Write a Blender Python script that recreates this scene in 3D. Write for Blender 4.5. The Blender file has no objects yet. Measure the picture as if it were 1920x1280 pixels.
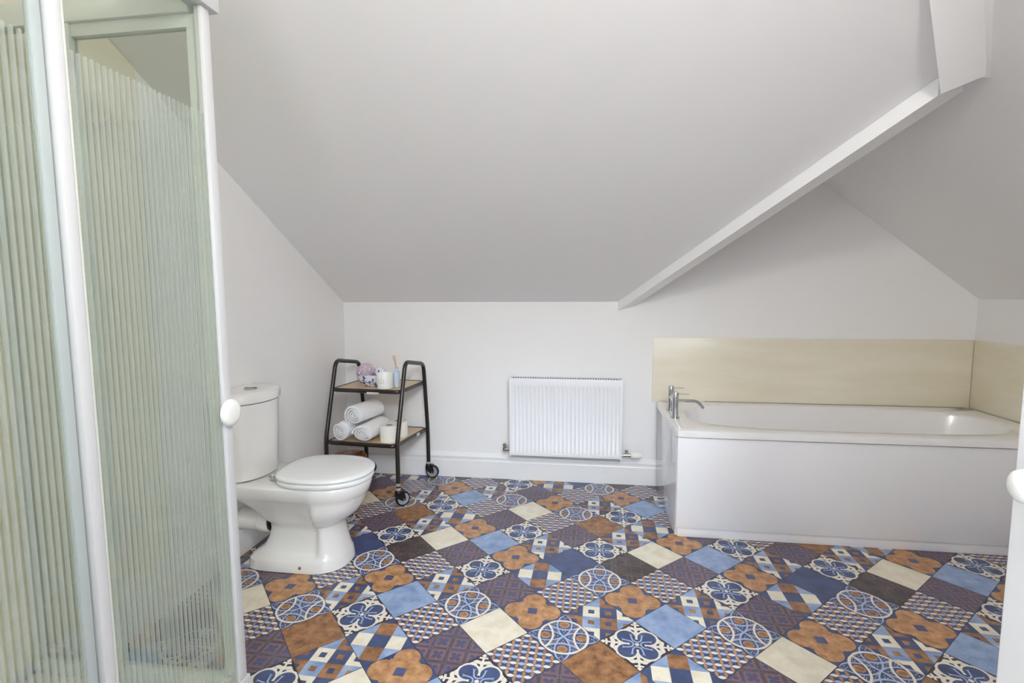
import bpy, bmesh, math, random
from mathutils import Vector, Matrix
PI = math.pi
SC = bpy.context.scene
COL = SC.collection
random.seed(7)

# ------------------------------------------------------------------ camera, world, light, exposure
F_PX = 951.07
cam_d = bpy.data.cameras.new('camera')
cam = bpy.data.objects.new('camera', cam_d); COL.objects.link(cam)
cam_d.sensor_fit = 'HORIZONTAL'; cam_d.sensor_width = 36.0
cam_d.lens = F_PX / 1920 * 36.0
cam_d.clip_start = 0.01
right = Vector((0.99047096, 0.13765929, -0.00414785))
up = Vector((-0.00899883, 0.09474186, 0.9954612))
fwd = Vector((-0.13742746, 0.98593808, -0.09507783))
M = Matrix((right, up, -fwd)).transposed().to_4x4()
M.translation = (0, 0, 1.28185)
cam.matrix_world = M
SC.camera = cam

w = bpy.data.worlds.new('world'); SC.world = w; w.use_nodes = True
bg = w.node_tree.nodes['Background']
bg.inputs[0].default_value = (0.75, 0.85, 1.0, 1); bg.inputs[1].default_value = 0.6

def area(name, loc, target, sx, sy, power, color):
    l = bpy.data.lights.new(name, 'AREA'); l.shape = 'RECTANGLE'; l.size = sx; l.size_y = sy
    l.energy = power; l.color = color
    o = bpy.data.objects.new(name, l); COL.objects.link(o); o.location = loc
    d = Vector(target) - Vector(loc)
    o.rotation_euler = d.to_track_quat('-Z', 'Y').to_euler()
    return o
# daylight: roof window over the landing (cut off by the door head); soft fills added at the ceiling and side openings; globe lamp over the door
area('landing_roof_window_daylight', (0.50, -1.85, 2.60), (0.35, 1.6, 0.2), 0.90, 0.60, 165, (0.77, 0.885, 1.0))
area('ceiling_fill_light', (0.0, 0.20, 2.742), (0.0, 0.20, 0), 0.72, 0.56, 5, (0.97, 0.98, 1.0))  # soft ambient fill added overhead, not a real roof window
area('side_fill_light', (-0.60, -0.175, 1.72), (0.25, 1.0, 1.70), 0.50, 0.80, 8.5, (0.95, 0.975, 1.0))  # invented fill, added to lift the recess and right slope
lp = bpy.data.lights.new('globe_lamp_light', 'POINT'); lp.energy = 46; lp.color = (1.0, 0.965, 0.92); lp.shadow_soft_size = 0.06
lpo = bpy.data.objects.new('globe_lamp_light', lp); COL.objects.link(lpo); lpo.location = (0.50, 0.06, 2.48)

vs = SC.view_settings
vs.view_transform = 'Standard'; vs.look = 'None'; vs.gamma = 1.0; vs.use_curve_mapping = False
vs.exposure = -0.25
SC.cycles.max_bounces = 14; SC.cycles.diffuse_bounces = 8; SC.cycles.transparent_max_bounces = 24
SC.cycles.use_denoising = True
SC.cycles.caustics_reflective = False; SC.cycles.caustics_refractive = False

# ------------------------------------------------------------------ materials
def lin(c):
    return tuple(((x/255)/12.92 if x/255 <= 0.04045 else ((x/255+0.055)/1.055)**2.4) for x in c)
def mat(name, rgb, rough=0.5, metal=0.0, spec=0.5, coat=0.0, rgb2=None, scale=8.0, detail=4.0, bump=0.0, bscale=60.0, lo=0.4, hi=0.6, stretch=None, sheen=0.0):
    m = bpy.data.materials.new(name); m.use_nodes = True
    nt = m.node_tree; b = nt.nodes['Principled BSDF']
    c = lin(rgb) + (1,)
    b.inputs['Base Color'].default_value = c
    b.inputs['Roughness'].default_value = rough; b.inputs['Metallic'].default_value = metal
    b.inputs['Specular IOR Level'].default_value = spec
    b.inputs['Coat Weight'].default_value = coat; b.inputs['Coat Roughness'].default_value = 0.08
    b.inputs['Sheen Weight'].default_value = sheen
    if rgb2 or bump:
        tc = nt.nodes.new('ShaderNodeTexCoord'); src = tc.outputs['Object']
        if stretch:
            mp = nt.nodes.new('ShaderNodeMapping'); mp.inputs['Scale'].default_value = stretch
            nt.links.new(src, mp.inputs['Vector']); src = mp.outputs['Vector']
    if rgb2:
        n = nt.nodes.new('ShaderNodeTexNoise'); n.inputs['Scale'].default_value = scale; n.inputs['Detail'].default_value = detail
        n.inputs['Roughness'].default_value = 0.65
        r = nt.nodes.new('ShaderNodeValToRGB')
        r.color_ramp.elements[0].position = lo; r.color_ramp.elements[0].color = c
        r.color_ramp.elements[1].position = hi; r.color_ramp.elements[1].color = lin(rgb2) + (1,)
        nt.links.new(src, n.inputs['Vector'])
        nt.links.new(n.outputs['Fac'], r.inputs['Fac']); nt.links.new(r.outputs['Color'], b.inputs['Base Color'])
    if bump:
        n2 = nt.nodes.new('ShaderNodeTexNoise'); n2.inputs['Scale'].default_value = bscale; n2.inputs['Detail'].default_value = 3
        bp = nt.nodes.new('ShaderNodeBump'); bp.inputs['Strength'].default_value = bump; bp.inputs['Distance'].default_value = 0.002
        nt.links.new(src, n2.inputs['Vector'])
        nt.links.new(n2.outputs['Fac'], bp.inputs['Height']); nt.links.new(bp.outputs['Normal'], b.inputs['Normal'])
    return m

WALL = mat('white_emulsion', (242, 241, 240), 0.7, bump=0.12, bscale=90, spec=0.3)
CEIL = mat('ceiling_emulsion', (240, 239, 239), 0.75, bump=0.12, bscale=70, spec=0.3)
GLOSSW = mat('white_gloss_paint', (241, 241, 241), 0.3, bump=0.05, bscale=40)
DOORP = mat('door_white_paint', (228, 228, 228), 0.35)
CERAMIC = mat('white_vitreous_china', (234, 233, 230), 0.08, coat=0.6)
SEATM = mat('white_seat_lacquer', (236, 237, 236), 0.16, coat=0.3)
ACRYL = mat('white_acrylic', (241, 240, 240), 0.12, coat=0.4)
PANELW = mat('white_gloss_bath_panel', (238, 238, 241), 0.34)
PANELE = mat('white_mirror_gloss_panel', (229, 230, 234), 0.06, coat=0.5)
CREAMP = mat('cream_wall_panel', (232, 224, 202), 0.30, rgb2=(240, 235, 218), scale=3.0, lo=0.35, hi=0.7, stretch=(0.5, 1.0, 3.0))
CHROME = mat('chrome', (205, 207, 210), 0.07, metal=1.0)
NICKEL = mat('brushed_nickel', (190, 186, 176), 0.25, metal=1.0)
BROWNT = mat('brown_lacquered_tube', (33, 24, 20), 0.32, coat=0.15)
BOARD = mat('beige_laminate', (222, 196, 158), 0.35, rgb2=(206, 178, 138), scale=14, stretch=(1, 6, 1))
BLACKP = mat('black_plastic', (18, 18, 19), 0.45)
GREYR = mat('grey_rubber', (150, 153, 162), 0.5)
GREYC = mat('grey_collar', (165, 163, 158), 0.45)
TOWEL = mat('white_terry', (240, 239, 240), 0.95, bump=0.9, bscale=420, sheen=0.3, spec=0.1)
PAPER = mat('white_tissue', (240, 236, 230), 0.9, bump=0.3, bscale=200, spec=0.1)
CARD = mat('grey_card_tube', (150, 140, 128), 0.9)
AMBER = mat('amber_wood', (126, 66, 22), 0.22, coat=0.5, rgb2=(164, 92, 34), scale=9)
RADW = mat('radiator_enamel', (240, 241, 244), 0.25)
SILIC = mat('grey_silicone', (132, 130, 120), 0.5)
DARKGAP = mat('dark_gap', (52, 54, 54), 0.7)
WHITEPL = mat('white_plastic', (238, 237, 232), 0.3)
LABELM = mat('white_label', (222, 220, 214), 0.5)
INK = mat('grey_ink', (72, 70, 66), 0.6)
LEAF = mat('ochre_ink', (150, 110, 50), 0.6)
BLUEINK = mat('cobalt_glaze', (52, 66, 140), 0.2)
PUFF = mat('lilac_net', (212, 196, 206), 0.8, rgb2=(186, 164, 178), scale=60, bump=1.0, bscale=160)
BOTTLE = mat('pale_blue_glass', (196, 208, 226), 0.15, coat=0.5)
REED = mat('rattan_reed', (196, 148, 92), 0.7)
CHINA = mat('patterned_china', (228, 228, 236), 0.15, coat=0.5, rgb2=(70, 82, 142), scale=38, detail=1.5, lo=0.56, hi=0.60)
FRAME = mat('white_powder_coat', (208, 208, 209), 0.35)
RAILI = mat('aluminium_grey_rail', (208, 212, 204), 0.4)
SEAL = mat('seal_strip', (174, 183, 181), 0.4)
# floor vinyl
kw = dict(rough=0.33, spec=0.5)
F = {
 'base': mat('vinyl_joint', (52, 47, 58), **kw),
 'cream': mat('vinyl_cream', (222, 213, 190), rgb2=(234, 227, 208), scale=16, **kw),
 'lblue': mat('vinyl_light_blue', (116, 140, 180), rgb2=(162, 182, 212), scale=13, lo=.35, hi=.7, **kw),
 'navy': mat('vinyl_navy', (56, 66, 102), rgb2=(72, 88, 128), scale=12, lo=.35, hi=.7, **kw),
 'brown': mat('vinyl_rust', (112, 74, 46), rgb2=(172, 126, 86), scale=26, detail=7, lo=.35, hi=.66, **kw),
 'tan': mat('vinyl_tan', (148, 102, 64), rgb2=(202, 156, 112), scale=28, detail=7, lo=.35, hi=.66, **kw),
 'white': mat('vinyl_white', (226, 220, 206), **kw),
 'pblue': mat('vinyl_pale_blue', (164, 182, 214), **kw),
 'grid': mat('vinyl_purple_brown', (76, 65, 70), rgb2=(88, 80, 98), scale=9, lo=.4, hi=.65, **kw),
 'gline': mat('vinyl_orange_line', (164, 118, 90), rgb2=(128, 100, 104), scale=10, **kw),
 'gline2': mat('vinyl_mauve_line', (116, 106, 124), rgb2=(98, 86, 98), scale=12, **kw),
 'gblue': mat('vinyl_grid_blue', (74, 84, 128), rgb2=(84, 78, 102), scale=14, **kw),
 'worn': mat('vinyl_worn_brown', (60, 50, 50), rgb2=(92, 82, 84), scale=22, detail=9, lo=.45, hi=.72, stretch=(1, .35, 1), **kw),
 'wline': mat('vinyl_worn_line', (118, 102, 96), rgb2=(72, 62, 64), scale=18, lo=.35, hi=.6, **kw),
}

def glass_mat(name, axis, period, off, z0, z1):
    m = bpy.data.materials.new(name); m.use_nodes = True
    nt = m.node_tree; N = nt.nodes; L = nt.links
    for n in list(N): N.remove(n)
    out = N.new('ShaderNodeOutputMaterial')
    tr = N.new('ShaderNodeBsdfTransparent'); tr.inputs[0].default_value = (0.90, 0.92, 0.895, 1)
    gl = N.new('ShaderNodeBsdfGlossy'); gl.inputs[1].default_value = 0.02
    fr = N.new('ShaderNodeFresnel'); fr.inputs[0].default_value = 1.45
    mx = N.new('ShaderNodeMixShader')
    ge = N.new('ShaderNodeNewGeometry'); iv = N.new('ShaderNodeMath'); iv.operation = 'SUBTRACT'; iv.inputs[0].default_value = 1.0
    ml = N.new('ShaderNodeMath'); ml.operation = 'MULTIPLY'
    L.new(ge.outputs['Backfacing'], iv.inputs[1]); L.new(iv.outputs[0], ml.inputs[0]); L.new(fr.outputs[0], ml.inputs[1])
    L.new(ml.outputs[0], mx.inputs[0]); L.new(tr.outputs[0], mx.inputs[1]); L.new(gl.outputs[0], mx.inputs[2])
    surf = mx.outputs[0]
    if period:
        tc = N.new('ShaderNodeTexCoord'); sp = N.new('ShaderNodeSeparateXYZ'); L.new(tc.outputs['Object'], sp.inputs[0])
        def math_(op, a, b=None):
            n = N.new('ShaderNodeMath'); n.operation = op
            for i, v in enumerate((a, b)):
                if v is None: continue
                if isinstance(v, (int, float)): n.inputs[i].default_value = v
                else: L.new(v, n.inputs[i])
            return n.outputs[0]
        c = sp.outputs[axis]
        fr_ = math_('FRACT', math_('DIVIDE', math_('ADD', c, off), period))
        st = math_('LESS_THAN', fr_, 0.40)
        zz = math_('MULTIPLY', math_('LESS_THAN', sp.outputs[2], z1), math_('GREATER_THAN', sp.outputs[2], z0))
        mask = math_('MULTIPLY', math_('MULTIPLY', st, zz), 0.46)
        df = N.new('ShaderNodeBsdfDiffuse'); df.inputs[0].default_value = (0.66, 0.70, 0.68, 1)
        tl = N.new('ShaderNodeBsdfTranslucent'); tl.inputs[0].default_value = (0.66, 0.71, 0.68, 1)
        m2 = N.new('ShaderNodeMixShader'); m2.inputs[0].default_value = 0.45
        L.new(df.outputs[0], m2.inputs[1]); L.new(tl.outputs[0], m2.inputs[2])
        m3 = N.new('ShaderNodeMixShader'); L.new(mask, m3.inputs[0])
        L.new(surf, m3.inputs[1]); L.new(m2.outputs[0], m3.inputs[2]); surf = m3.outputs[0]
    L.new(surf, out.inputs[0])
    return m
GLASS_F = glass_mat('striped_glass_front', 1, 0.0137, 5.0, 0.215, 1.748)
GLASS_R = glass_mat('striped_glass_return', 0, 0.0137, 5.0, 0.215, 1.748)
GLASSP = glass_mat('clear_glass', 0, 0, 0, 0, 0)

# ------------------------------------------------------------------ mesh helpers
def link(name, bm, m, parent=None, smooth=40, mats=None):
    bmesh.ops.remove_doubles(bm, verts=bm.verts, dist=1e-7)
    me = bpy.data.meshes.new(name); bm.normal_update(); bm.to_mesh(me); bm.free()
    for mm in (mats or [m]): me.materials.append(mm)
    if smooth:
        me.shade_smooth(); me.set_sharp_from_angle(angle=math.radians(smooth))
    o = bpy.data.objects.new(name, me); COL.objects.link(o)
    if parent: o.parent = parent; o.matrix_parent_inverse = Matrix.Translation(parent.location).inverted() if parent.type == 'EMPTY' else Matrix()
    return o
def thing(name, label, cat, loc=(0, 0, 0), group=None):
    o = bpy.data.objects.new(name, None); COL.objects.link(o); o.location = loc; o.empty_display_size = 0.05
    return tag(o, label, cat, group)
def tag(o, label, cat, group=None):
    o['label'] = label; o['category'] = cat
    if group: o['group'] = group
    return o
def struct(name, bm, m, parent=None, smooth=0, mats=None):
    o = link(name, bm, m, parent, smooth, mats)
    if not parent: o['kind'] = 'structure'
    return o
def NB(): return bmesh.new()
def box(bm, x0, x1, y0, y1, z0, z1, bev=0.0, seg=2):
    r = bmesh.ops.create_cube(bm, size=1.0)
    for v in r['verts']:
        v.co = Vector(((x0+x1)/2 + v.co.x*(x1-x0), (y0+y1)/2 + v.co.y*(y1-y0), (z0+z1)/2 + v.co.z*(z1-z0)))
    if bev:
        es = list({e for v in r['verts'] for e in v.link_edges})
        bmesh.ops.bevel(bm, geom=es, offset=bev, segments=seg, profile=0.5, affect='EDGES')
    return bm
def poly(bm, pts, mi=0):
    f = bm.faces.new([bm.verts.new(p) for p in pts]); f.material_index = mi; return f
def prism(bm, base, top):
    """closed solid between two matching vertex loops"""
    a = [bm.verts.new(p) for p in base]; b = [bm.verts.new(p) for p in top]
    n = len(a); bm.faces.new(a[::-1]); bm.faces.new(b)
    for i in range(n): bm.faces.new((a[i], a[(i+1) % n], b[(i+1) % n], b[i]))
    bmesh.ops.recalc_face_normals(bm, faces=bm.faces)
    return bm
def loft(bm, rings, cap0=True, cap1=True):
    R = [[bm.verts.new(p) for p in r] for r in rings]
    n = len(R[0])
    for a, b in zip(R, R[1:]):
        for i in range(n):
            bm.faces.new((a[i], a[(i+1) % n], b[(i+1) % n], b[i]))
    if cap0: bm.faces.new(R[0][::-1])
    if cap1: bm.faces.new(R[-1])
    bmesh.ops.recalc_face_normals(bm, faces=bm.faces)
    return bm
def frame_of(ax):
    ax = Vector(ax).normalized()
    t = Vector((0, 0, 1)) if abs(ax.z) < 0.9 else Vector((1, 0, 0))
    u = ax.cross(t).normalized(); return ax, u, ax.cross(u).normalized()
def lathe(bm, prof, origin=(0, 0, 0), axis=(0, 0, 1), n=32, closed=False):
    """prof: list of (radius, height along the axis)"""
    ax, u, v = frame_of(axis); o = Vector(origin)
    rings = []
    for r, h in prof:
        r = max(r, 1e-5)
        rings.append([o + ax*h + (u*math.cos(2*PI*i/n) + v*math.sin(2*PI*i/n))*r for i in range(n)])
    return loft(bm, rings, True, True)
def fillet(pts, rad, n=7):
    pts = [Vector(p) for p in pts]; out = [pts[0]]
    for a, b, c in zip(pts, pts[1:], pts[2:]):
        d1 = (a-b); d2 = (c-b); r = min(rad, d1.length*.48, d2.length*.48)
        p1 = b + d1.normalized()*r; p2 = b + d2.normalized()*r
        for i in range(n+1):
            t = i/n; out.append(p1*(1-t)**2 + b*2*t*(1-t) + p2*t*t)
    out.append(pts[-1]); return out
def tube(bm, pts, r, n=12, closed=False, taper=None):
    pts = [Vector(p) for p in pts]; m = len(pts)
    tang = []
    for i in range(m):
        a = pts[i-1] if (i or closed) else pts[i]; b = pts[(i+1) % m] if (i < m-1 or closed) else pts[i]
        tang.append((b-a).normalized())
    _, u, v = frame_of(tang[0]); rings = []
    for i in range(m):
        u = (u - tang[i]*u.dot(tang[i])).normalized(); v = tang[i].cross(u)
        rr = r if taper is None else r*taper[i]
        rings.append([pts[i] + (u*math.cos(2*PI*k/n) + v*math.sin(2*PI*k/n))*rr for k in range(n)])
    if closed:
        rings.append(rings[0]); return loft(bm, rings, False, False)
    return loft(bm, rings)

# ------------------------------------------------------------------ the room (metres; camera in the doorway, +Y to the far wall)
XL, XR, YB, YF = -1.670, 2.335, 3.386, -0.12
ZE = 1.222            # eaves height of the back wall
MS = 0.558            # slope of the back roof plane
RS = 0.78             # slope of the right roof plane
ZC = 2.75
def zs(y): return ZE + MS*(YB - y)
def zr(x): return 1.235 + RS*(XR - x)
YC = YB - (ZC - ZE)/MS
# valley between the two slopes
def valley_x(y): return XR - (zs(y) - 1.235)/RS

# ---- floor: patchwork vinyl laid as tiles turned about 45 degrees
O0 = Vector((-0.324877, 1.938028)); DU = Vector((0.13025, -0.13833)); DV = Vector((-0.13833, -0.13025))
PAT = {0: {4:'K',5:'R',6:'E',7:'F',0:'C',1:'G',2:'F',3:'C'},
       1: {2:'Q',1:'E',0:'R',7:'S',6:'F',5:'E',4:'G',3:'L'},
       2: {2:'G',1:'B',0:'Q',7:'L',6:'S',5:'Q',4:'F',3:'S'},
       3: {2:'S',1:'H',0:'E',7:'R',6:'G',5:'H',4:'D',3:'Q'}}
FK = list(F)
def circ(cx, cy, rx, ry=None, n=14, rot=0.0):
    ry = ry or rx; c, s = math.cos(rot), math.sin(rot)
    o = []
    for i in range(n):
        a = 2*PI*i/n; x, y = rx*math.cos(a), ry*math.sin(a)
        o.append((cx + c*x - s*y, cy + s*x + c*y))
    return o
def lens(cx, cy, a, b, rot=0.0, n=6):
    c, s = math.cos(rot), math.sin(rot); o = []
    for i in range(n+1):
        t = -1 + 2*i/n; o.append((a*t, b*(1-t*t)))
    for i in range(1, n):
        t = 1 - 2*i/n; o.append((a*t, -b*(1-t*t)))
    return [(cx + c*x - s*y, cy + s*x + c*y) for x, y in o]
def arc(cx, cy, r, wd, a0, a1, n=12):
    o = []
    for i in range(n):
        t0 = a0 + (a1-a0)*i/n; t1 = a0 + (a1-a0)*(i+1)/n
        o.append([(cx+(r-wd)*math.cos(t0), cy+(r-wd)*math.sin(t0)), (cx+(r+wd)*math.cos(t0), cy+(r+wd)*math.sin(t0)),
                  (cx+(r+wd)*math.cos(t1), cy+(r+wd)*math.sin(t1)), (cx+(r-wd)*math.cos(t1), cy+(r-wd)*math.sin(t1))])
    return o
def seg(x0, y0, x1, y1, wd):
    d = math.hypot(x1-x0, y1-y0); nx, ny = -(y1-y0)/d*wd, (x1-x0)/d*wd
    return [(x0+nx, y0+ny), (x0-nx, y0-ny), (x1-nx, y1-ny), (x1+nx, y1+ny)]
def sq(x0, y0, x1, y1): return [(x0, y0), (x1, y0), (x1, y1), (x0, y1)]
LIM = 0.987
def clip(pg):
    for sx, sy in ((1, 1), (1, -1), (-1, 1), (-1, -1)):
        out = []
        for i in range(len(pg)):
            a, b = pg[i-1], pg[i]
            da = LIM - sx*a[0] - sy*a[1]; db = LIM - sx*b[0] - sy*b[1]
            if (da >= 0) != (db >= 0):
                t = da/(da-db); out.append((a[0]+t*(b[0]-a[0]), a[1]+t*(b[1]-a[1])))
            if db >= 0: out.append(b)
        pg = out
        if len(pg) < 3: return None
    return pg
def motif(k):
    P = []     # (layer, material, polygon) in tile coordinates: p to the right, q towards the camera
    full = [(0, -2), (2, 0), (0, 2), (-2, 0)]
    def add(l, m, pg): P.append((l, m, pg))
    if k in 'CLDB':
        add(1, {'C':'cream','L':'lblue','D':'navy','B':'brown'}[k], full)
    elif k == 'F':
        add(1, 'navy', full)
        for s in (-1, 1): 
            add(2+.1*s, 'tan', circ(.485*s, 0, .36, n=20)); add(2.5+.1*s, 'tan', circ(0, .485*s, .36, n=20))
        add(2.8, 'tan', sq(-.41, -.41, .41, .41))
        add(3.2, 'gblue', sq(-.14, -.14, .14, .14))
    elif k == 'S':
        add(1, 'navy', full)
        cols = [[None, ('navy','brown'), ('brown','navy'), None],
                [('lblue',None), ('cream','navy'), ('lblue','brown'), ('cream','navy')],
                [('brown','navy'), ('navy','brown'), ('brown','navy'), ('navy','brown')],
                [None, ('cream','navy'), ('lblue','brown'), None]]
        for c in range(4):
            for r in range(4):
                if cols[c][r] is None: continue
                a, b = cols[c][r]; x, y = -1+.5*c, -1+.5*r
                add(2, a, sq(x, y, x+.5, y+.5))
                if b: add(3, b, sq(x+.16, y+.16, x+.34, y+.34))
    elif k == 'H':
        add(1, 'navy', full)
        A, B = .72, .76
        add(2, 'lblue', [(-A, -.28), (-.26, -.74), (.26, -.74), (A, -.28), (A, .28), (.26, .74), (-.26, .74), (-A, .28)])
        add(3, 'cream', sq(-A, -.25, -.26, .25)); add(3, 'cream', sq(.26, -.25, A, .25))
        add(3, 'brown', sq(-.26, -B, .26, -.25)); add(3, 'navy', sq(-.26, -.25, .26, .25)); add(3, 'brown', sq(-.26, .25, .26, B))
    elif k == 'E':
        add(1, 'navy', full)
        g = .2185
        for i in range(-4, 5):
            for j in range(-4, 5):
                if abs(i)+abs(j) <= 4: add(3, 'white' if (i+j) % 2 == 0 else 'pblue', lens(i*g, j*g, .109, .054))
        for i in range(-5, 5):
            for j in range(-5, 5):
                if abs(i+.5)+abs(j+.5) <= 4: add(2, 'tan', lens((i+.5)*g, (j+.5)*g, .103, .045, PI/2))
    elif k == 'R':
        add(1, 'navy', full)
        r = .7071
        for n_, (cx, cy) in enumerate(((1, 0), (-1, 0), (0, 1), (0, -1))):
            x, y = cx*.5, cy*.5
            add(2, 'tan', circ(x, y, .155, .135, n=10)); add(2.3, 'brown', circ(x, y, .105, .085, n=8))
            a = math.atan2(-cy, -cx)
            for q in arc(cx, cy, r, .030, a-PI/4, a+PI/4, 12): add(4 if cy else 4.3, 'pblue' if cy else 'white', q)
            a = math.atan2(cy, cx)
            for q in arc(0, 0, r-.03, .034, a-PI/4, a+PI/4, 12): add(5 if cy else 5.3, 'white', q)
            for d, e in ((.84, .045), (.78, 0), (.84, -.045), (.24, .035), (.30, 0), (.24, -.035), (.16, 0)):
                add(3, 'white', circ(cx*d + (0 if cx else e), cy*d + (0 if cy else e), .017, n=6))
            for s in (-1, 1):
                for d, e in ((.5, .36), (.465, .30), (.535, .30), (.5, .25)):
                    add(3, 'white', circ(cx*d + (0 if cx else s*e), cy*d + (0 if cy else s*e), .015, n=6))
        for n_, (sx, sy) in enumerate(((1, 1), (1, -1), (-1, 1), (-1, -1))):
            add(2.6+.02*n_, 'gline', seg(0, 0, sx*.5, sy*.5, .016))
            a = math.atan2(-sy, -sx)
            for q in arc(sx*.5, sy*.5, r, .022, a-PI/2, a+PI/2, 18): add(3.4+.1*n_, 'pblue', q)
    elif k in 'GK':
        g, l, b = ('grid', 'gline', 'gblue') if k == 'G' else ('worn', 'wline', 'worn')
        add(1, g, full)
        for t in (-.5, 0, .5):
            for o in (-.045, .045):
                add(1.4, 'gline2' if k == 'G' else l, seg(t+o, -1, t+o, 1, .014)); add(1.7, 'gline2' if k == 'G' else l, seg(-1, t+o, 1, t+o, .014))
        for c in range(4):
            for r_ in range(4):
                x, y = -.75+.5*c, -.75+.5*r_
                if abs(x)+abs(y) > 1.2: continue
                add(2, l, sq(x-.175, y-.175, x+.175, y+.175)); add(3, b, sq(x-.148, y-.148, x+.148, y+.148))
                for dx, dy in ((1, 0), (-1, 0), (0, 1), (0, -1)):
                    add(4, l, seg(x+dx*.142, y+dy*.142, x+dx*.085, y+dy*.085, .012))
                for dx in (-.055, .055):
                    for dy in (-.055, .055): add(4, g, circ(x+dx, y+dy, .03, n=6))
    elif k == 'Q':
        add(1, 'base', full)
        c, r = .28, .315
        for sx in (1, -1):
            for sy in (1, -1):
                ly = .2*(sx+1) + .1*(sy+1)
                add(3+ly, 'white', circ(sx*c, sy*c, r, n=24)); add(4+ly, 'navy', circ(sx*c, sy*c, r-.062, n=24))
        add(4.8, 'navy', sq(-.2, -.2, .2, .2))
        add(6, 'cream', circ(0, 0, .062, n=8))
        for dx, dy in ((1, 0), (-1, 0), (0, 1), (0, -1)):
            def T(a, b): return (dx*a - dy*b, dy*a + dx*b)
            # C-shaped sprig opening outwards, its two ends flared
            a0 = math.atan2(dy, dx); x, y = T(.225, 0); ky = .12*abs(dx)
            for q in arc(x, y, .125, .020, a0+PI*.52, a0+PI*1.48, 10): add(5.2+ky, 'pblue', q)
            for s in (-1, 1):
                q0, q1 = T(.215, .125*s), T(.36, .155*s)
                add(5.5+.05*s+ky, 'pblue', seg(*q0, *q1, .019))
                add(5.8+.05*s+ky, 'pblue', [T(.34, .155*s), T(.40, .09*s), T(.385, .155*s), T(.42, .21*s)])
            add(2, 'white', [T(.44, -.05), T(.44, .05), T(.95, .018), T(.95, -.018)])
            add(2.1, 'white', [T(.985, 0), T(.90, .07), T(.84, 0), T(.90, -.07)])
            for s in (-1, 1):
                add(2.3+.1*s, 'white', [T(.56, 0), T(.60, .10*s), T(.74, .18*s), T(.70, .04*s)])
                add(2.55+.04*s, 'white', [T(.60, .08*s), T(.64, .26*s), T(.72, .20*s), T(.70, .08*s)])
                add(2.68+.03*s, 'white', [T(.52, .14*s), T(.56, .36*s), T(.64, .27*s), T(.60, .12*s)])
                add(2.82+.04*s, 'white', [T(.78, 0), T(.80, .13*s), T(.86, .10*s), T(.84, 0)])
    out = []
    for l, m, pg in P:
        q = clip(pg)
        if q: out.append((l, m, q))
    return out
MOT = {k: motif(k) for k in 'CLDBFSHERGKQ'}
bm = NB()
def area2(pg): return sum(pg[i-1][0]*pg[i][1]-pg[i][0]*pg[i-1][1] for i in range(len(pg)))
X0f, X1f, Y0f, Y1f = XL-.02, XR+.02, YF-.05, YB+.02
poly(bm, [(X0f, Y0f, 0), (X1f, Y0f, 0), (X1f, Y1f, 0), (X0f, Y1f, 0)], FK.index('base'))
for i in range(-24, 26):
    for j in range(-26, 26):
        c = O0 + DU*(i+.5) + DV*(j+.5)
        if not (X0f-.15 < c.x < X1f+.15 and Y0f-.15 < c.y < Y1f+.15): continue
        k = PAT[i % 4][(i+j) % 8]
        for l, m, pg in MOT[k]:
            pts = []
            for p, q in pg:
                u, v = (p+q)/2, (q-p)/2
                w2 = c + DU*u + DV*v
                pts.append((w2.x, w2.y, l*0.00012))
            if len(pts) < 3: continue
            f = poly(bm, pts, FK.index(m))
bm.normal_update()
for f in bm.faces:
    if f.normal.z < 0: f.normal_flip()
for co, no in (((X0f, 0, 0), (-1, 0, 0)), ((X1f, 0, 0), (1, 0, 0)), ((0, Y0f, 0), (0, -1, 0)), ((0, Y1f, 0), (0, 1, 0))):
    bmesh.ops.bisect_plane(bm, geom=list(bm.verts)+list(bm.edges)+list(bm.faces), plane_co=co, plane_no=no, clear_outer=True)
me = bpy.data.meshes.new('floor'); bm.to_mesh(me); bm.free()
for k in FK: me.materials.append(F[k])
flo = bpy.data.objects.new('floor', me); COL.objects.link(flo); flo['kind'] = 'structure'
flo['label'] = 'patchwork vinyl floor of blue, cream and rust patterned diamonds'

# ---- walls
TH = 0.08
def slab(name, pts, off, m):
    b = NB(); prism(b, [Vector(p) for p in pts], [Vector(p)+Vector(off) for p in pts])
    return struct(name, b, m)
PX = 0.2257                                    # where the boxed rafter meets the back wall
slab('wall_back', [(XL-TH, YB, -.05), (XR+TH, YB, -.05), (XR+TH, YB, 1.235), (XR, YB, 1.235), (.60, YB, zr(.60)), (PX, YB, 2.58), (PX, YB, ZE), (XL-TH, YB, ZE)], (0, TH, 0), WALL)
slab('wall_left', [(XL, YF-TH, -.05), (XL, YB, -.05), (XL, YB, ZE), (XL, YC, ZC), (XL, YF-TH, ZC)], (-TH, 0, 0), WALL)
slab('wall_right', [(XR, YF-TH, -.05), (XR, YB, -.05), (XR, YB, 1.235), (XR, YF-TH, 1.235)], (TH, 0, 0), WALL)
DX0, DX1, DZ = -0.24, 0.56, 2.02               # doorway behind the camera
WN = (-.86, -.34, 1.30, 2.14)                   # opening added beside the doorway for the side fill
b = NB()
for x0, x1, z0, z1 in ((XL, WN[0], -.05, ZC), (WN[0], WN[1], -.05, WN[2]), (WN[0], WN[1], WN[3], ZC), (WN[1], DX0, -.05, ZC), (DX0, DX1, DZ, 2.60)):
    box(b, x0, x1, YF-TH, YF, z0, z1)
xr_ = [(DX1, YF, -.05), (XR, YF, -.05), (XR, YF, 1.235), (DX1, YF, zr(DX1)), ]
prism(b, [Vector(p) for p in xr_], [Vector(p)+Vector((0, -TH, 0)) for p in xr_])
xr_ = [(DX0, YF, 2.60), (DX1, YF, 2.60), (DX1, YF, zr(DX1)), (XR-(ZC-1.235)/RS, YF, ZC), (DX0, YF, ZC)]
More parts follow.
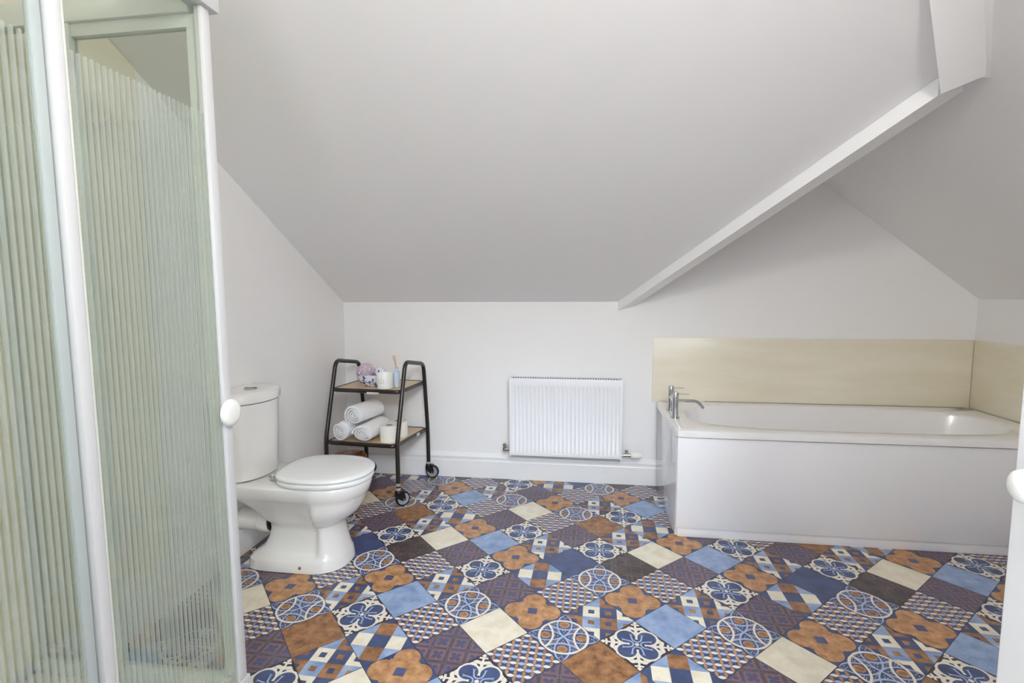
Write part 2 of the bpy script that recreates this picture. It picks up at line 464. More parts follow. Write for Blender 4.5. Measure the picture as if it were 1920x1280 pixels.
prism(b, [Vector(p) for p in xr_], [Vector(p)+Vector((0, -TH, 0)) for p in xr_])
struct('wall_front', b, WALL)
b = NB()
for x0, x1, z0, z1 in ((WN[0], WN[0]+.035, WN[2], WN[3]), (WN[1]-.035, WN[1], WN[2], WN[3]), (WN[0]+.035, WN[1]-.035, WN[2], WN[2]+.035), (WN[0]+.035, WN[1]-.035, WN[3]-.035, WN[3])):
    box(b, x0, x1, YF-.06, YF-.02, z0, z1)
struct('added_window_3', b, GLOSSW)  # frame round the added side fill opening
# back slope with its cut diagonal edge, right slope, flat ceiling over the camera
A1 = (1.190, 1.976)
def onback(x, y, dz=0): return Vector((x, y, zs(y)+dz))
xv = valley_x(YC)
C1 = (1.338, 1.995)
slab('ceiling_slope_back', [onback(XL, YB), onback(PX, YB), onback(*A1), onback(valley_x(C1[1]), C1[1]), onback(xv, YC), onback(XL, YC)], (0, 0, TH), CEIL)
slab('ceiling_slope_right', [(XR+TH, YB, zr(XR+TH)), (XR+TH, YF-TH, zr(XR+TH)), (xv, YF-TH, zr(xv)), (xv, YC, zr(xv)), (.30, 3.27, zr(.30)), (.30, YB, zr(.30))], (0, 0, TH), WALL)
VX0, VX1, VY0, VY1 = -.39, .39, -.10, .50  # ceiling opening added for the overhead fill
b = NB()
for x0, x1, y0, y1 in ((XL-TH, VX0, YF-TH, YC+.02), (VX1, xv+.06, YF-TH, YC+.02), (VX0, VX1, YF-TH, VY0), (VX0, VX1, VY1, YC+.02)):
    box(b, x0, x1, y0, y1, ZC, ZC+TH)
struct('ceiling', b, CEIL)
b = NB()
for x0, x1, y0, y1 in ((VX0, VX0+.03, VY0, VY1), (VX1-.03, VX1, VY0, VY1), (VX0+.03, VX1-.03, VY0, VY0+.03), (VX0+.03, VX1-.03, VY1-.03, VY1)):
    box(b, x0, x1, y0, y1, ZC-.005, ZC+TH+.01)
struct('added_window_2', b, GLOSSW)  # frame round the added overhead fill
# upstand in the attic above the diagonal rafter (closes the recess)
pd = Vector((.9575, -1.4065, 0)).normalized(); pn = Vector((-pd.y, pd.x, 0))*1.0     # pn points away from the room
pts0 = [Vector((PX, YB, ZE+.02)), Vector((A1[0], A1[1], zs(A1[1])+.02)), Vector((A1[0], A1[1], zr(A1[0])+.05)), Vector((PX, YB, zr(PX)+.05))]
b = NB(); prism(b, [p + pn*.03 for p in pts0], [p + pn*.075 for p in pts0]); struct('wall_attic', b, WALL)
# boxed diagonal rafter
P0 = Vector((.2257, YB+.004, 0)); 
ts = [0, .25, .5, .75, 1.0]
dirv = Vector((A1[0]-.2257, A1[1]-YB, 0))
def rz(t): return 1.163 + (1.944-1.163)*t
b = NB(); L_ = []
for t in (0, 1.0):
    p = P0 + dirv*t
    lowL = Vector((p.x, p.y, rz(t))); lowR = lowL + pn*.08; topR = lowR + Vector((0, 0, .10)); topL = lowL + Vector((0, 0, .085))
    L_.append((lowL, lowR, topR, topL))
ext = (L_[1][0]-L_[0][0]).normalized()*.037
end = [L_[1][0], L_[1][1]+ext, L_[1][2]+ext, L_[1][3]]
rings = [list(L_[0]), list(end)]
loft(b, rings)
struct('trim_1', b, GLOSSW)
# flat boxed end of the hip above it
Aq = Vector((1.1825, 1.9523, 1.9397)); Bq = Vector((0.9999, 1.7266, 2.1136)); Dq = Vector((1.1403, 1.723, 2.1106)); Cq = Vector((1.302, 1.9341, 1.9848))
ex2 = (Bq-Aq)*.95
b = NB(); u_ = Vector((0, 0, .11))
rg = []
for k in range(13):
    v_ = k/6.0
    p = Aq + (Bq-Aq)*v_; q = Cq + (Dq-Cq)*v_
    rg.append([p + (q-p)*(i/6) for i in range(7)] + [q+u_, p+u_])
loft(b, rg)
struct('trim_2', b, WALL, None, 45)

# skirting
def skirting(name, p0, p1, nrm):
    p0, p1, nrm = Vector(p0), Vector(p1), Vector(nrm)
    prof = [(0, 0), (.018, 0), (.018, .118), (.015, .124), (.015, .138), (.019, .142), (.019, .150), (.012, .160), (.004, .172), (0, .172)]
    b = NB(); loft(b, [[p + nrm*d + Vector((0, 0, z)) for d, z in prof] for p in (p0, p1)])
    return struct(name, b, GLOSSW)
skirting('baseboard_back', (XL, YB, 0), (.495, YB, 0), (0, -1, 0))
skirting('baseboard_left', (XL, 1.27, 0), (XL, YB-.02, 0), (1, 0, 0))

# landing behind the doorway
HX0, HX1, HY = -.31, 1.5, -2.2
slab('floor_landing', [(HX0, HY, 0), (HX1, HY, 0), (HX1, Y0f, 0), (HX0, Y0f, 0)], (0, 0, -.05), mat('landing_carpet', (150, 140, 128), .95))
slab('wall_landing_left', [(HX0, HY, -.05), (HX0, YF-TH, -.05), (HX0, YF-TH, 2.66), (HX0, HY, 2.66)], (-TH, 0, 0), WALL)
slab('wall_landing_right', [(HX1, HY, -.05), (HX1, YF-TH, -.05), (HX1, YF-TH, 2.66), (HX1, HY, 2.66)], (TH, 0, 0), WALL)
HZ = 2.66
slab('wall_landing_end', [(HX0, HY, -.05), (HX1, HY, -.05), (HX1, HY, HZ), (HX0, HY, HZ)], (0, -TH, 0), WALL)
b = NB()
WX0, WX1, WY0, WY1 = .0, 1.0, -2.18, -1.52
for x0, x1, y0, y1 in ((HX0, WX0, HY, YF-TH), (WX1, HX1, HY, YF-TH), (WX0, WX1, HY, WY0), (WX0, WX1, WY1, YF-TH)):
    box(b, x0, x1, y0, y1, HZ, HZ+.05)
struct('ceiling_landing', b, CEIL)
b = NB()
for x0, x1, y0, y1 in ((WX0, WX0+.03, WY0, WY1), (WX1-.03, WX1, WY0, WY1), (WX0+.03, WX1-.03, WY0, WY0+.03), (WX0+.03, WX1-.03, WY1-.03, WY1)):
    box(b, x0, x1, y0, y1, HZ+.002, HZ+.07)
struct('window_1', b, GLOSSW)

# door standing open on the right of the camera
b = NB(); box(b, .539, .577, -.07, .700, .008, 1.995, .003)
dr = struct('door_1', b, DOORP); dr['label'] = 'white painted door standing open at the right edge'
b = NB(); lathe(b, [(.019, 0), (.019, .002), (.015, .004), (.008, .006), (.008, .010), (.014, .014), (.019, .019), (.0205, .025), (.019, .031), (.014, .035), (.007, .037), (0, .0375)], (.539, .650, 1.054), (-1, 0, 0))
link('door_knob', b, WHITEPL, dr)

# ------------------------------------------------------------------ cream wet-wall panels
def panel(name, label, x0, x1, y0, y1, z0, z1):
    b = NB(); box(b, x0, x1, y0, y1, z0, z1, .0015)
    return tag(link(name, b, CREAMP), label, 'wall panel')
panel('splashback_panel', 'long cream splashback panel on the far wall behind the bath', .456, XR-.012, YB-.011, YB-.001, .568, .990)
panel('splashback_panel', 'short cream splashback panel on the right wall at the bath end', XR-.011, XR-.001, 2.45, YB-.013, .580, .990)
b = NB(); prism(b, [Vector((XL+.001, .3, .1)), Vector((XL+.001, 1.765, .19)), Vector((XL+.001, 1.765, zs(1.765)-.004)), Vector((XL+.001, YC+.01, ZC-.006)), Vector((XL+.001, .3, ZC-.006))],
          [Vector((XL+.009, .3, .1)), Vector((XL+.009, 1.765, .19)), Vector((XL+.009, 1.765, zs(1.765)-.008)), Vector((XL+.009, YC+.01, ZC-.008)), Vector((XL+.009, .3, ZC-.008))])
tag(link('shower_wall_panel', b, CREAMP), 'tall cream shower wall panel on the left wall behind the striped glass', 'wall panel')

# ------------------------------------------------------------------ bath
bath = thing('bathtub', 'white built-in bath with gloss panels under the sloping ceiling', 'bath', (1.4, 3.0, 0))
bx0, bx1, by0, by1 = .482, XR-.0125, 2.640, YB-.0125
BZ0, BZ1 = .539, .577
def rrect(x0, x1, y0, y1, z, r, n=96):
    cx, cy = (x0+x1)/2, (y0+y1)/2; a, c = (x1-x0)/2, (y1-y0)/2; o = []
    for i in range(n):
        t = 2*PI*i/n; dx, dy = math.cos(t)*a, math.sin(t)*c
        e = r; k = (abs(math.cos(t))**e + abs(math.sin(t))**e)**(-1/e)
        o.append(Vector((cx+dx*k, cy+dy*k, z)))
    return o
rings = [rrect(bx0+.006, bx1, by0+.006, by1, BZ0, 60, 128), rrect(bx0, bx1, by0, by1, BZ0+.002, 60, 128), rrect(bx0, bx1, by0, by1, BZ1-.008, 60, 128),
         rrect(bx0+.002, bx1-.002, by0+.002, by1-.002, BZ1-.003, 60, 128), rrect(bx0+.008, bx1-.006, by0+.008, by1-.006, BZ1, 50, 128)]
ix0, ix1, iy0, iy1 = bx0+.105, bx1-.09, by0+.075, by1-.075
for d, z, e in ((0, BZ1, 3.2), (.006, BZ1-.002, 3.2), (.014, BZ1-.010, 3.2), (.020, BZ1-.03, 3.2), (.040, .45, 3.1), (.065, .33, 3.0), (.10, .24, 2.9), (.16, .205, 2.8), (.24, .195, 2.6)):
    rings.append(rrect(ix0+d*1.5, ix1-d*1.5, iy0+d, iy1-d, z, e, 128))
b = NB(); loft(b, rings, False, True)
link('tub', b, ACRYL, bath, 30)
b = NB(); box(b, bx0+.012, bx1, by0+.012, by0+.028, .052, BZ0-.003, .002); link('front_panel', b, PANELW, bath)
b = NB(); box(b, bx0+.010, bx0+.022, by0+.030, by1-.016, .004, BZ0-.003, .0015); link('end_panel', b, PANELE, bath)
b = NB(); box(b, bx0+.022, bx1, by0+.022, by0+.036, 0.001, .050, .0015); link('plinth', b, PANELW, bath)
b = NB(); lathe(b, [(.034, 0), (.034, .004), (.028, .006), (0, .006)], (ix0+.45, (iy0+iy1)/2, .195)); link('drain', b, CHROME, bath)
b = NB(); box(b, .30+bx0, bx1-.02, YB-.0140, YB-.0112, .577, .5795); link('sealant', b, SILIC, bath)

# mixer tap
TB = .577
tap = thing('bath_mixer_tap', 'chrome two-pillar bath mixer tap on the bath rim', 'tap', (.53, 3.01, TB))
for nm, (px, py) in (('near', (.523, 2.915)), ('far', (.531, 3.105))):
    b = NB(); lathe(b, [(.026, 0), (.026, .004), (.0165, .006), (.0165, .112), (.0155, .113), (.0155, .1145), (.0165, .1155), (.0165, .146), (.015, .148), (0, .148)], (px, py, TB))
    pil = link('pillar', b, CHROME, tap)
    b = NB(); tube(b, [(px+.012, py, TB+.136), (px+.075, py, TB+.135)], .0032, 8); link('lever', b, CHROME, pil)
b = NB(); tube(b, [(.523, 2.915, TB+.083), (.531, 3.105, TB+.083)], .0135, 16); link('bridge', b, CHROME, tap)
b = NB(); tube(b, fillet([(.525, 2.975, TB+.084), (.655, 2.978, TB+.086), (.690, 2.978, TB+.045)], .05, 8), .0085, 14); link('spout', b, CHROME, tap)

# ------------------------------------------------------------------ radiator
rx0, rx1, rz0, rz1 = -.475, .260, .197, .724
ry0, ry1 = 3.262, 3.352
rad = thing('radiator', 'white panel radiator on the far wall beside the bath', 'radiator', ((rx0+rx1)/2, YB, rz0))
b = NB(); n = 27; px = []
W_ = rx1-rx0-.03; pitch = W_/n
prof = []
prof.append((rx0+.008, 0))
for k in range(n):
    c = rx0+.015+pitch*(k+.5)
    prof += [(c-pitch*.40, 0), (c-pitch*.24, .007), (c+pitch*.24, .007), (c+pitch*.40, 0)]
prof.append((rx1-.008, 0))
def rl(z, dep, yy=ry0): return [Vector((x, yy + d*dep, z)) for x, d in prof]
rows = [rl(rz0+.004, 0, ry0+.010), rl(rz0+.010, 0, ry0+.002), rl(rz0+.016, 0), rl(rz0+.035, 0), rl(rz0+.048, 1), rl(rz1-.062, 1), rl(rz1-.048, 0), rl(rz1-.008, 0), rl(rz1-.003, 0, ry0+.001), rl(rz1-.001, 0, ry0+.005)]
V = [[b.verts.new(p) for p in r] for r in rows]
for a, c in zip(V, V[1:]):
    for i in range(len(a)-1): b.faces.new((a[i], a[i+1], c[i+1], c[i]))
link('front_panel', b, RADW, rad, 30)
b = NB(); box(b, rx0+.01, rx1-.01, ry1-.012, ry1, rz0+.01, rz1-.01); link('back_panel', b, RADW, rad)
for x0, x1 in ((rx0, rx0+.010), (rx1-.010, rx1)):
    b = NB(); box(b, x0, x1, ry0-.001, ry1+.004, rz0, rz1+.002, .002); link('side_cover', b, RADW, rad)
b = NB(); box(b, rx0+.012, rx1-.012, ry0+.008, ry0+.013, rz1-.008, rz1+.001); box(b, rx0+.012, rx1-.012, ry1-.004, ry1+.001, rz1-.008, rz1+.001)
k = 44
for i in range(k):
    x = rx0+.016+(rx1-rx0-.032)*i/(k-1); box(b, x-.0030, x+.0030, ry0+.012, ry1-.003, rz1-.003, rz1+.0012)
link('top_grille', b, RADW, rad)
b = NB(); box(b, rx0+.012, rx1-.012, ry0+.013, ry1-.013, rz1-.08, rz1-.0035); link('slot_shade', b, DARKGAP, rad)  # dark block standing in for the shade between the grille slats
for x in (rx0+.12, rx1-.12):
    b = NB(); box(b, x-.02, x+.02, ry1+.0005, YB-.0005, rz0+.1, rz1-.12); link('bracket', b, RADW, rad)
# lockshield (left) and thermostatic valve (right)
vz = rz0+.040; vy = ry0+.030
b = NB(); lathe(b, [(.010, 0), (.010, .012), (.013, .013), (.013, .026), (.009, .027), (.009, .034)], (rx0, vy, vz), (-1, 0, 0), 14)
lathe(b, [(.011, -.012), (.011, .012), (.008, .014), (.008, .024), (.012, .026), (.012, .034), (.006, .040), (0, .041)], (rx0-.038, vy, vz), (0, 0, 1), 14)
tube(b, fillet([(rx0-.038, vy, vz-.008), (rx0-.038, YB, vz-.008)], .01), .0075, 10); link('lockshield_valve', b, NICKEL, rad)
b = NB(); lathe(b, [(.009, 0), (.009, .014), (.012, .015), (.012, .030), (.0105, .031), (.0105, .058)], (rx1, vy, vz-.010), (1, 0, 0), 14)
lathe(b, [(.009, -.010), (.009, .016), (.006, .018), (.010, .024), (.010, .030), (0, .034)], (rx1+.034, vy+.01, vz-.010), (0, 0, 1), 14)
tube(b, [(rx1+.034, vy, vz-.012), (rx1+.034, YB, vz-.012)], .0075, 10)
tv = link('thermostatic_valve', b, NICKEL, rad)
b = NB(); n = 36; rings = []
for h, r in ((0, .015), (.006, .020), (.030, .0225), (.052, .0215), (.060, .018), (.068, .015), (.070, .006)):
    rings.append([Vector((rx1+.058+h, vy + math.cos(2*PI*i/n)*(r - (.0022 if (i % 3 == 0 and .005 < h < .055) else 0)), vz-.010 + math.sin(2*PI*i/n)*(r - (.0022 if (i % 3 == 0 and .005 < h < .055) else 0)))) for i in range(n)])
loft(b, rings); link('valve_head', b, WHITEPL, tv)

# ------------------------------------------------------------------ toilet
TY = 2.205
toi = thing('toilet', 'white close-coupled toilet with closed lid against the left wall', 'toilet', (-1.3, TY, 0))
def egg(z, xf, xb, xc, hw, nf=2.2, nb=3.5, n=72, dent=0.0, x1=-1.19, x2=-1.225):
    o = []
    for i in range(n):
        t = 2*PI*i/n; c, s = math.cos(t), math.sin(t)
        e = nf if c >= 0 else nb
        x = xc + (xf-xc if c >= 0 else xc-xb)*math.copysign(abs(c)**(2/e), c)
        y = hw*math.copysign(abs(s)**(2/e), s)
        if dent:
            k = min(1, max(0, (x1-x)/(x1-x2))); k = k*k*(3-2*k); y *= 1-dent*k
        o.append(Vector((x, TY+y, z)))
    return o
b = NB()
loft(b, [egg(0, -1.098, -1.560, -1.27, .142, 2.5, 6), egg(.004, -1.094, -1.562, -1.27, .146, 2.5, 6), egg(.048, -1.100, -1.556, -1.27, .142, 2.5, 6), egg(.060, -1.104, -1.545, -1.27, .136, 2.5, 5, dent=.06),
         egg(.068, -1.107, -1.530, -1.27, .130, 2.5, 5, dent=.16), egg(.085, -1.112, -1.510, -1.27, .126, 2.5, 4, dent=.24), egg(.13, -1.122, -1.485, -1.26, .120, 2.4, 4, dent=.26),
         egg(.175, -1.130, -1.475, -1.26, .116, 2.4, 4, dent=.26), egg(.205, -1.130, -1.478, -1.26, .117, 2.3, 4, dent=.20), egg(.216, -1.112, -1.490, -1.25, .130, 2.2, 4, dent=.18),
         egg(.236, -1.080, -1.515, -1.24, .150, 2.1, 4, dent=.26), egg(.268, -1.046, -1.550, -1.23, .167, 2.1, 4, dent=.26), egg(.305, -1.023, -1.590, -1.23, .176, 2.1, 4, dent=.18),
         egg(.335, -1.014, -1.630, -1.22, .178, 2.1, 5, dent=.10), egg(.352, -1.006, -1.655, -1.22, .181, 2.1, 6, dent=.06), egg(.358, -1.001, -1.660, -1.22, .185, 2.1, 7, dent=.05),
         egg(.385, -.994, -1.665, -1.22, .189, 2.1, 8, dent=.05), egg(.405, -.991, -1.666, -1.22, .190, 2.1, 8, dent=.05), egg(.412, -.995, -1.665, -1.22, .187, 2.1, 8, dent=.05), egg(.415, -1.005, -1.66, -1.22, .18, 2.1, 8, dent=.05)])
pan = link('pan', b, CERAMIC, toi, 50)
b = NB(); lathe(b, [(.008, 0), (.008, .004), (.005, .006), (0, .006)], (-1.275, TY-.1415, .030), (0, -1, 0), 14); link('bolt_cap', b, CHROME, pan)
b = NB(); loft(b, [egg(.4165, -.992, -1.400, -1.20, .181, 2.15, 2.8), egg(.421, -.982, -1.408, -1.20, .188, 2.15, 2.8), egg(.435, -.982, -1.408, -1.20, .189, 2.15, 2.8), egg(.4405, -.990, -1.402, -1.20, .183, 2.15, 2.8)])
seat = link('seat', b, SEATM, toi, 60)
b = NB(); loft(b, [egg(.4445, -.986, -1.405, -1.20, .182, 2.15, 2.8), egg(.447, -.977, -1.412, -1.20, .190, 2.15, 2.8), egg(.456, -.976, -1.412, -1.20, .191, 2.15, 2.8), egg(.4605, -.981, -1.409, -1.20, .186, 2.15, 2.8), egg(.4635, -1.00, -1.395, -1.20, .168, 2.15, 2.8), egg(.4655, -1.06, -1.34, -1.20, .11, 2.1, 2.4), egg(.4660, -1.15, -1.25, -1.20, .04, 2, 2)])
link('lid', b, SEATM, toi, 60)
for s in (-1, 1):
    b = NB(); lathe(b, [(.013, 0), (.013, .004), (.006, .006), (.006, .022), (0, .022)], (-1.425, TY+s*.085, .420), (0, 0, 1), 14)
    tube(b, [(-1.427, TY+s*.085-.018, .443), (-1.427, TY+s*.085+.018, .443)], .008, 12); tube(b, [(-1.427, TY+s*.085, .443), (-1.400, TY+s*.085, .4445)], .005, 10)
    link('hinge', b, CHROME, toi)
    b = NB(); box(b, -1.115, -1.100, TY+s*.150-.006, TY+s*.150+.006, .4205, .426, .002); link('buffer', b, WHITEPL, seat)
def cis(z, xf, hw, nf=2.15, xb=XL+.003, n=64):
    o = []
    xc = xb+.045
    for i in range(n):
        t = 2*PI*i/n; c, s = math.cos(t), math.sin(t); e = nf if c >= 0 else 14
        x = xc + (xf-xc if c >= 0 else xc-xb)*math.copysign(abs(c)**(2/e), c)
        o.append(Vector((x, TY+hw*math.copysign(abs(s)**(2/e), s), z)))
    return o
b = NB(); loft(b, [cis(.4165, -1.500, .150), cis(.421, -1.490, .160), cis(.46, -1.484, .164), cis(.60, -1.477, .169), cis(.7755, -1.470, .174), cis(.777, -1.474, .170)])
cist = link('cistern', b, CERAMIC, toi, 50)
b = NB(); loft(b, [cis(.781, -1.470, .172), cis(.783, -1.463, .179), cis(.815, -1.461, .181), cis(.825, -1.467, .176), cis(.830, -1.484, .162), cis(.832, -1.535, .11)])
link('cistern_lid', b, CERAMIC, toi, 50)
b = NB(); lathe(b, [(.030, 0), (.030, .004), (.026, .006), (0, .0065)], (-1.567, TY-.01, .8315), (0, 0, 1), 28); fb = link('flush_button', b, NICKEL, toi)
b = NB(); box(b, -1.598, -1.536, TY-.012, TY-.009, .8375, .8388); link('button_split', b, DARKGAP, fb)
b = NB(); tube(b, [(XL+.02, TY, .185), (-1.50, TY, .185)], .051, 28); lathe(b, [(.058, 0), (.060, .004), (.060, .05), (.057, .054)], (-1.545, TY, .185), (1, 0, 0), 28)
link('waste_pipe', b, WHITEPL, toi)
b = NB(); lathe(b, [(.054, 0), (.054, .012), (.050, .014)], (-1.494, TY, .185), (1, 0, 0), 28); link('pipe_seal', b, BLACKP, toi)

# ------------------------------------------------------------------ trolley
OT = Vector((-1.090, 2.835, 0)); ex = Vector((-.9976, .07, 0)); ey = Vector((.07, .9976, 0)); TW = .471
def T(x, y, z): return OT + ex*x + ey*y + Vector((0, 0, z))
def zlow(y): return .371 + (.347-.371)*y/.49
def zup(y): return .684 + (.678-.684)*(y-.087)/.38
tro = thing('trolley', 'brown tubular two-shelf trolley on castors beside the toilet', 'trolley', (T(TW/2, .25, 0)))
b_tube = []
for x in (0, TW):
    path = [T(x, .0, .112), T(x, .0, .39), T(x, .143, .862), T(x, .437, .812), T(x, .492, .36), T(x, .497, .112)]
    p2 = fillet([path[0], path[1], path[2]], .08, 5)[:-1]
    full = fillet(path, .05, 8)
    b = NB(); tube(b, full, .0132, 14); fr = link('side_frame', b, BROWNT, tro, 60)
    for y in (0, .497):
        z0 = .100 if y == 0 else .098
        b = NB(); p = T(x, y, 0); lathe(b, [(.0135, z0), (.0150, z0+.002), (.0150, z0+.016), (.0138, z0+.018)], p, (0, 0, 1), 18)
        if y == 0: lathe(b, [(.0135, z0+.028), (.0148, z0+.030), (.0148, z0+.044), (.0136, z0+.046)], p, (0, 0, 1), 18)
        link('collar', b, GREYC, tro, 40)
def shelf_(zf, y0, y1, name):
    c = .045; x0, x1 = .0, TW
    loop = [(x0+.012, y0+c), (x0+.012, y1-c), (x0+c, y1), (x1-c, y1), (x1-.012, y1-c), (x1-.012, y0+c), (x1-c, y0), (x0+c, y0)]
    # round the corners
    pts = []
    L0 = [(x0+.012, y0), (x0+.012, y1), (x1-.012, y1), (x1-.012, y0)]
    for i in range(4):
        a, m_, c_ = Vector(L0[i-1]), Vector(L0[i]), Vector(L0[(i+1) % 4]); r = .04
        q1 = m_ + (a-m_).normalized()*r; q2 = m_ + (c_-m_).normalized()*r
        for k in range(8):
            t = k/7; pts.append(q1*(1-t)**2 + m_*2*t*(1-t) + q2*t*t)
    b = NB(); tube(b, [T(p.x, p.y, zf(p.y)) for p in pts], .0130, 12, closed=True)
    rim = link('shelf_rim', b, BROWNT, tro, 60)
    ctr = Vector((sum(p.x for p in pts)/len(pts), sum(p.y for p in pts)/len(pts)))
    inn = [ctr + (p-ctr)*.985 for p in pts]
    b = NB(); prism(b, [T(p.x, p.y, zf(p.y)+.002) for p in inn], [T(p.x, p.y, zf(p.y)+.0095) for p in inn])
    link('shelf', b, BOARD, tro, 30); return rim
r1 = shelf_(zup, .087-.006, .465+.006, 'top'); r2 = shelf_(zlow, .0, .49, 'low')
# stickers on the rims
def sticker(parent, x0, x1, y0, y1, zc, hh):
    b = NB(); box(b, x0, x1, y0, y1, zc-hh, zc+hh, .0005)
    return link('sticker', b, LABELM, parent)
lc = T(.235-.02, .081, 0)
s1 = None
b = NB()
p = [T(.145, .0682, .676-.008), T(.225, .0682, .676-.008), T(.225, .0682, .676+.004), T(.145, .0682, .676+.004)]
prism(b, p, [q + ey*.002 for q in p]); s1 = link('sticker', b, LABELM, r1, 0)
b = NB()
for i in range(10):
    u0 = .150+.0070*i
    p = [T(u0, .0678, .676-.003), T(u0+.004+.0015*(i % 2), .0678, .676-.003), T(u0+.004, .0678, .676-.0005), T(u0, .0678, .676-.0005)]
    prism(b, p, [q + ey*.0005 for q in p])
link('print', b, INK, s1, 0)
b = NB(); p = [T(-.0008, .30, zlow(.3)-.009), T(-.0008, .345, zlow(.34)-.009), T(-.0008, .345, zlow(.34)+.010), T(-.0008, .30, zlow(.3)+.010)]
prism(b, p, [q + ex*.003 for q in p]); link('sticker', b, LABELM, r2, 0)
# castors
def castor(x, y, d):
    base = T(x, y, 0); d = Vector((d[0], d[1], 0)).normalized(); ax = Vector((d.y, -d.x, 0)); R_ = .046
    c = base + d*.026 + Vector((0, 0, R_))
    e = bpy.data.objects.new('castor', None)
    b = NB()
    # black fork: cap plus two cheeks
    lathe(b, [(.019, .078), (.021, .082), (.021, .092), (.016, .1), (.012, .104)], base, (0, 0, 1), 18)
    for s in (-1, 1):
        o = ax*(s*.016); pr = []
        prof = [base - d*.016 + Vector((0, 0, .090)), base + d*.030 + Vector((0, 0, .092)), c + d*.014 + Vector((0, 0, .010)), c + d*.010 - Vector((0, 0, .010)), c - d*.010 - Vector((0, 0, .010)), base - d*.020 + Vector((0, 0, .062))]
        prism(b, [p + o - ax*.0018 for p in prof], [p + o + ax*.0018 for p in prof])
    bx = [base - d*.018 + Vector((0, 0, .078)) - ax*.0178, base + d*.032 + Vector((0, 0, .080)) - ax*.0178, base + d*.032 + Vector((0, 0, .080)) + ax*.0178, base - d*.018 + Vector((0, 0, .078)) + ax*.0178]
    prism(b, bx, [p + Vector((0, 0, .014)) for p in bx])
    f = link('castor', b, BLACKP, tro, 40)
    b = NB(); lathe(b, [(.026, -.0105), (.036, -.0115), (R_-.001, -.009), (R_, -.004), (R_, .004), (R_-.001, .009), (.036, .0115), (.026, .0105)], c, ax, 32); wh = link('tyre', b, BLACKP, f, 40)
    b = NB(); lathe(b, [(.0355, -.0122), (.0355, .0122)], c, ax, 32); link('wheel_disc', b, GREYR, f, 40)
    b = NB(); lathe(b, [(.005, -.021), (.005, .021)], c, ax, 12); link('axle', b, NICKEL, f, 40)
castor(0, 0, (.72, .69)); castor(0, .497, (1, .05)); castor(TW, 0, (.8, -.5)); castor(TW, .497, (.9, .1))

# ------------------------------------------------------------------ things on the trolley
SHL = lambda x, y: zlow(y) + .0098
def local(px, py):           # world xy -> trolley local
    d = Vector((px, py, 0)) - OT; return d.dot(ex), d.dot(ey)
def zsh(px, py, up_): 
    lx, ly = local(px, py); return (zup(ly) if up_ else zlow(ly)) + .0098
# rolled towels
def towel(label, x, y, z, r, length, ang, squash=1.0, turns=4.2, ph=0.0):
    d = Vector((math.sin(ang), math.cos(ang), 0)); sd = Vector((d.y, -d.x, 0)); rnd = random.Random(int(ph*100)+3)
    b = NB(); n = int(turns*26); t_ = r/turns; prof_o, prof_i = [], []
    for i in range(n+1):
        a = i/n*turns*2*PI; rr = r*(.10 + .90*(i/n)) 
        wob = 1 + .035*math.sin(3*a+ph*5)
        th = min(t_*.66, rr*.8)
        prof_o.append((rr*wob*math.cos(a+ph), rr*wob*math.sin(a+ph))); prof_i.append(((rr*wob-th)*math.cos(a+ph), (rr*wob-th)*math.sin(a+ph)))
    secs = []
    for s, k in ((0, .965), (.006, .992), (.015, 1.0), (.25, 1.01), (.5, 1.0), (.75, 1.012), (1-.015, 1.0), (1-.006, .99), (1, .96)):
        o = Vector((x, y, z)) + d*(length*s)
        secs.append([o + sd*(px*k) + Vector((0, 0, pz*k*squash)) for px, pz in prof_o + prof_i[::-1]])
    m = n+1; V = [[b.verts.new(p) for p in s] for s in secs]; N2 = 2*m
    for a, c in zip(V, V[1:]):
        for i in range(N2): b.faces.new((a[i], a[(i+1) % N2], c[(i+1) % N2], c[i]))
    for R2, fl in ((V[0], True), (V[-1], False)):
        for i in range(m-1):
            q = (R2[i], R2[i+1], R2[N2-2-i], R2[N2-1-i]); b.faces.new(q[::-1] if fl else q)
    for R2, sg in ((V[0], 1), (V[1], 1), (V[2], 1), (V[-1], -1)):          # inner turns sit a little deeper
        for i, v in enumerate(R2):
            k = (i if i < m else N2-1-i)/n
            v.co += d*(sg*.016*(1-k)**1.2)
    bmesh.ops.recalc_face_normals(b, faces=b.faces)
    o = link('rolled_towel', b, TOWEL, None, 60)
    return tag(o, label, 'towel', 'rolled white towels')
zt = zsh(-1.40, 2.88, False)
towel('rolled white towel at the left end of the lower trolley shelf', -1.462, 2.858, zt+.0645, .061, .25, .10, 1.0, 4.2, .3)
towel('flattened rolled white towel on the lower shelf beside the toilet rolls', -1.319, 2.858, zt+.0545, .073, .25, .10, .72, 4.2, 2.0)
towel('rolled white towel lying on top of the other two', -1.378, 2.868, zt+.163, .073, .24, .20, .88, 4.0, 4.4)
# toilet rolls
def troll(label, x, y):
    z = zsh(x, y, False)+.0012
    t = thing('toilet_roll', label, 'toilet roll', (x, y, z), 'toilet rolls on the trolley')
    r = .058; hh = .100
    b = NB(); n = 40
    def ring(rr, h): return [Vector((x+rr*math.cos(2*PI*i/n), y+rr*math.sin(2*PI*i/n), z+h)) for i in range(n)]
    rs_ = [ring(.021, 0), ring(r-.003, 0), ring(r, .003), ring(r, hh-.003), ring(r-.003, hh), ring(.021, hh), ring(.021, 0)]
    loft(b, rs_, False, False); link('paper', b, PAPER, t, 40)
    b = NB(); loft(b, [ring(.0205, .002), ring(.0205, hh-.001), ring(.0190, hh-.001), ring(.0190, .002), ring(.0205, .002)], False, False); link('core', b, CARD, t, 40)
troll('white toilet roll at the front corner of the lower shelf', -1.172, 2.925)
troll('white toilet roll behind the front one on the lower shelf', -1.162, 3.052)
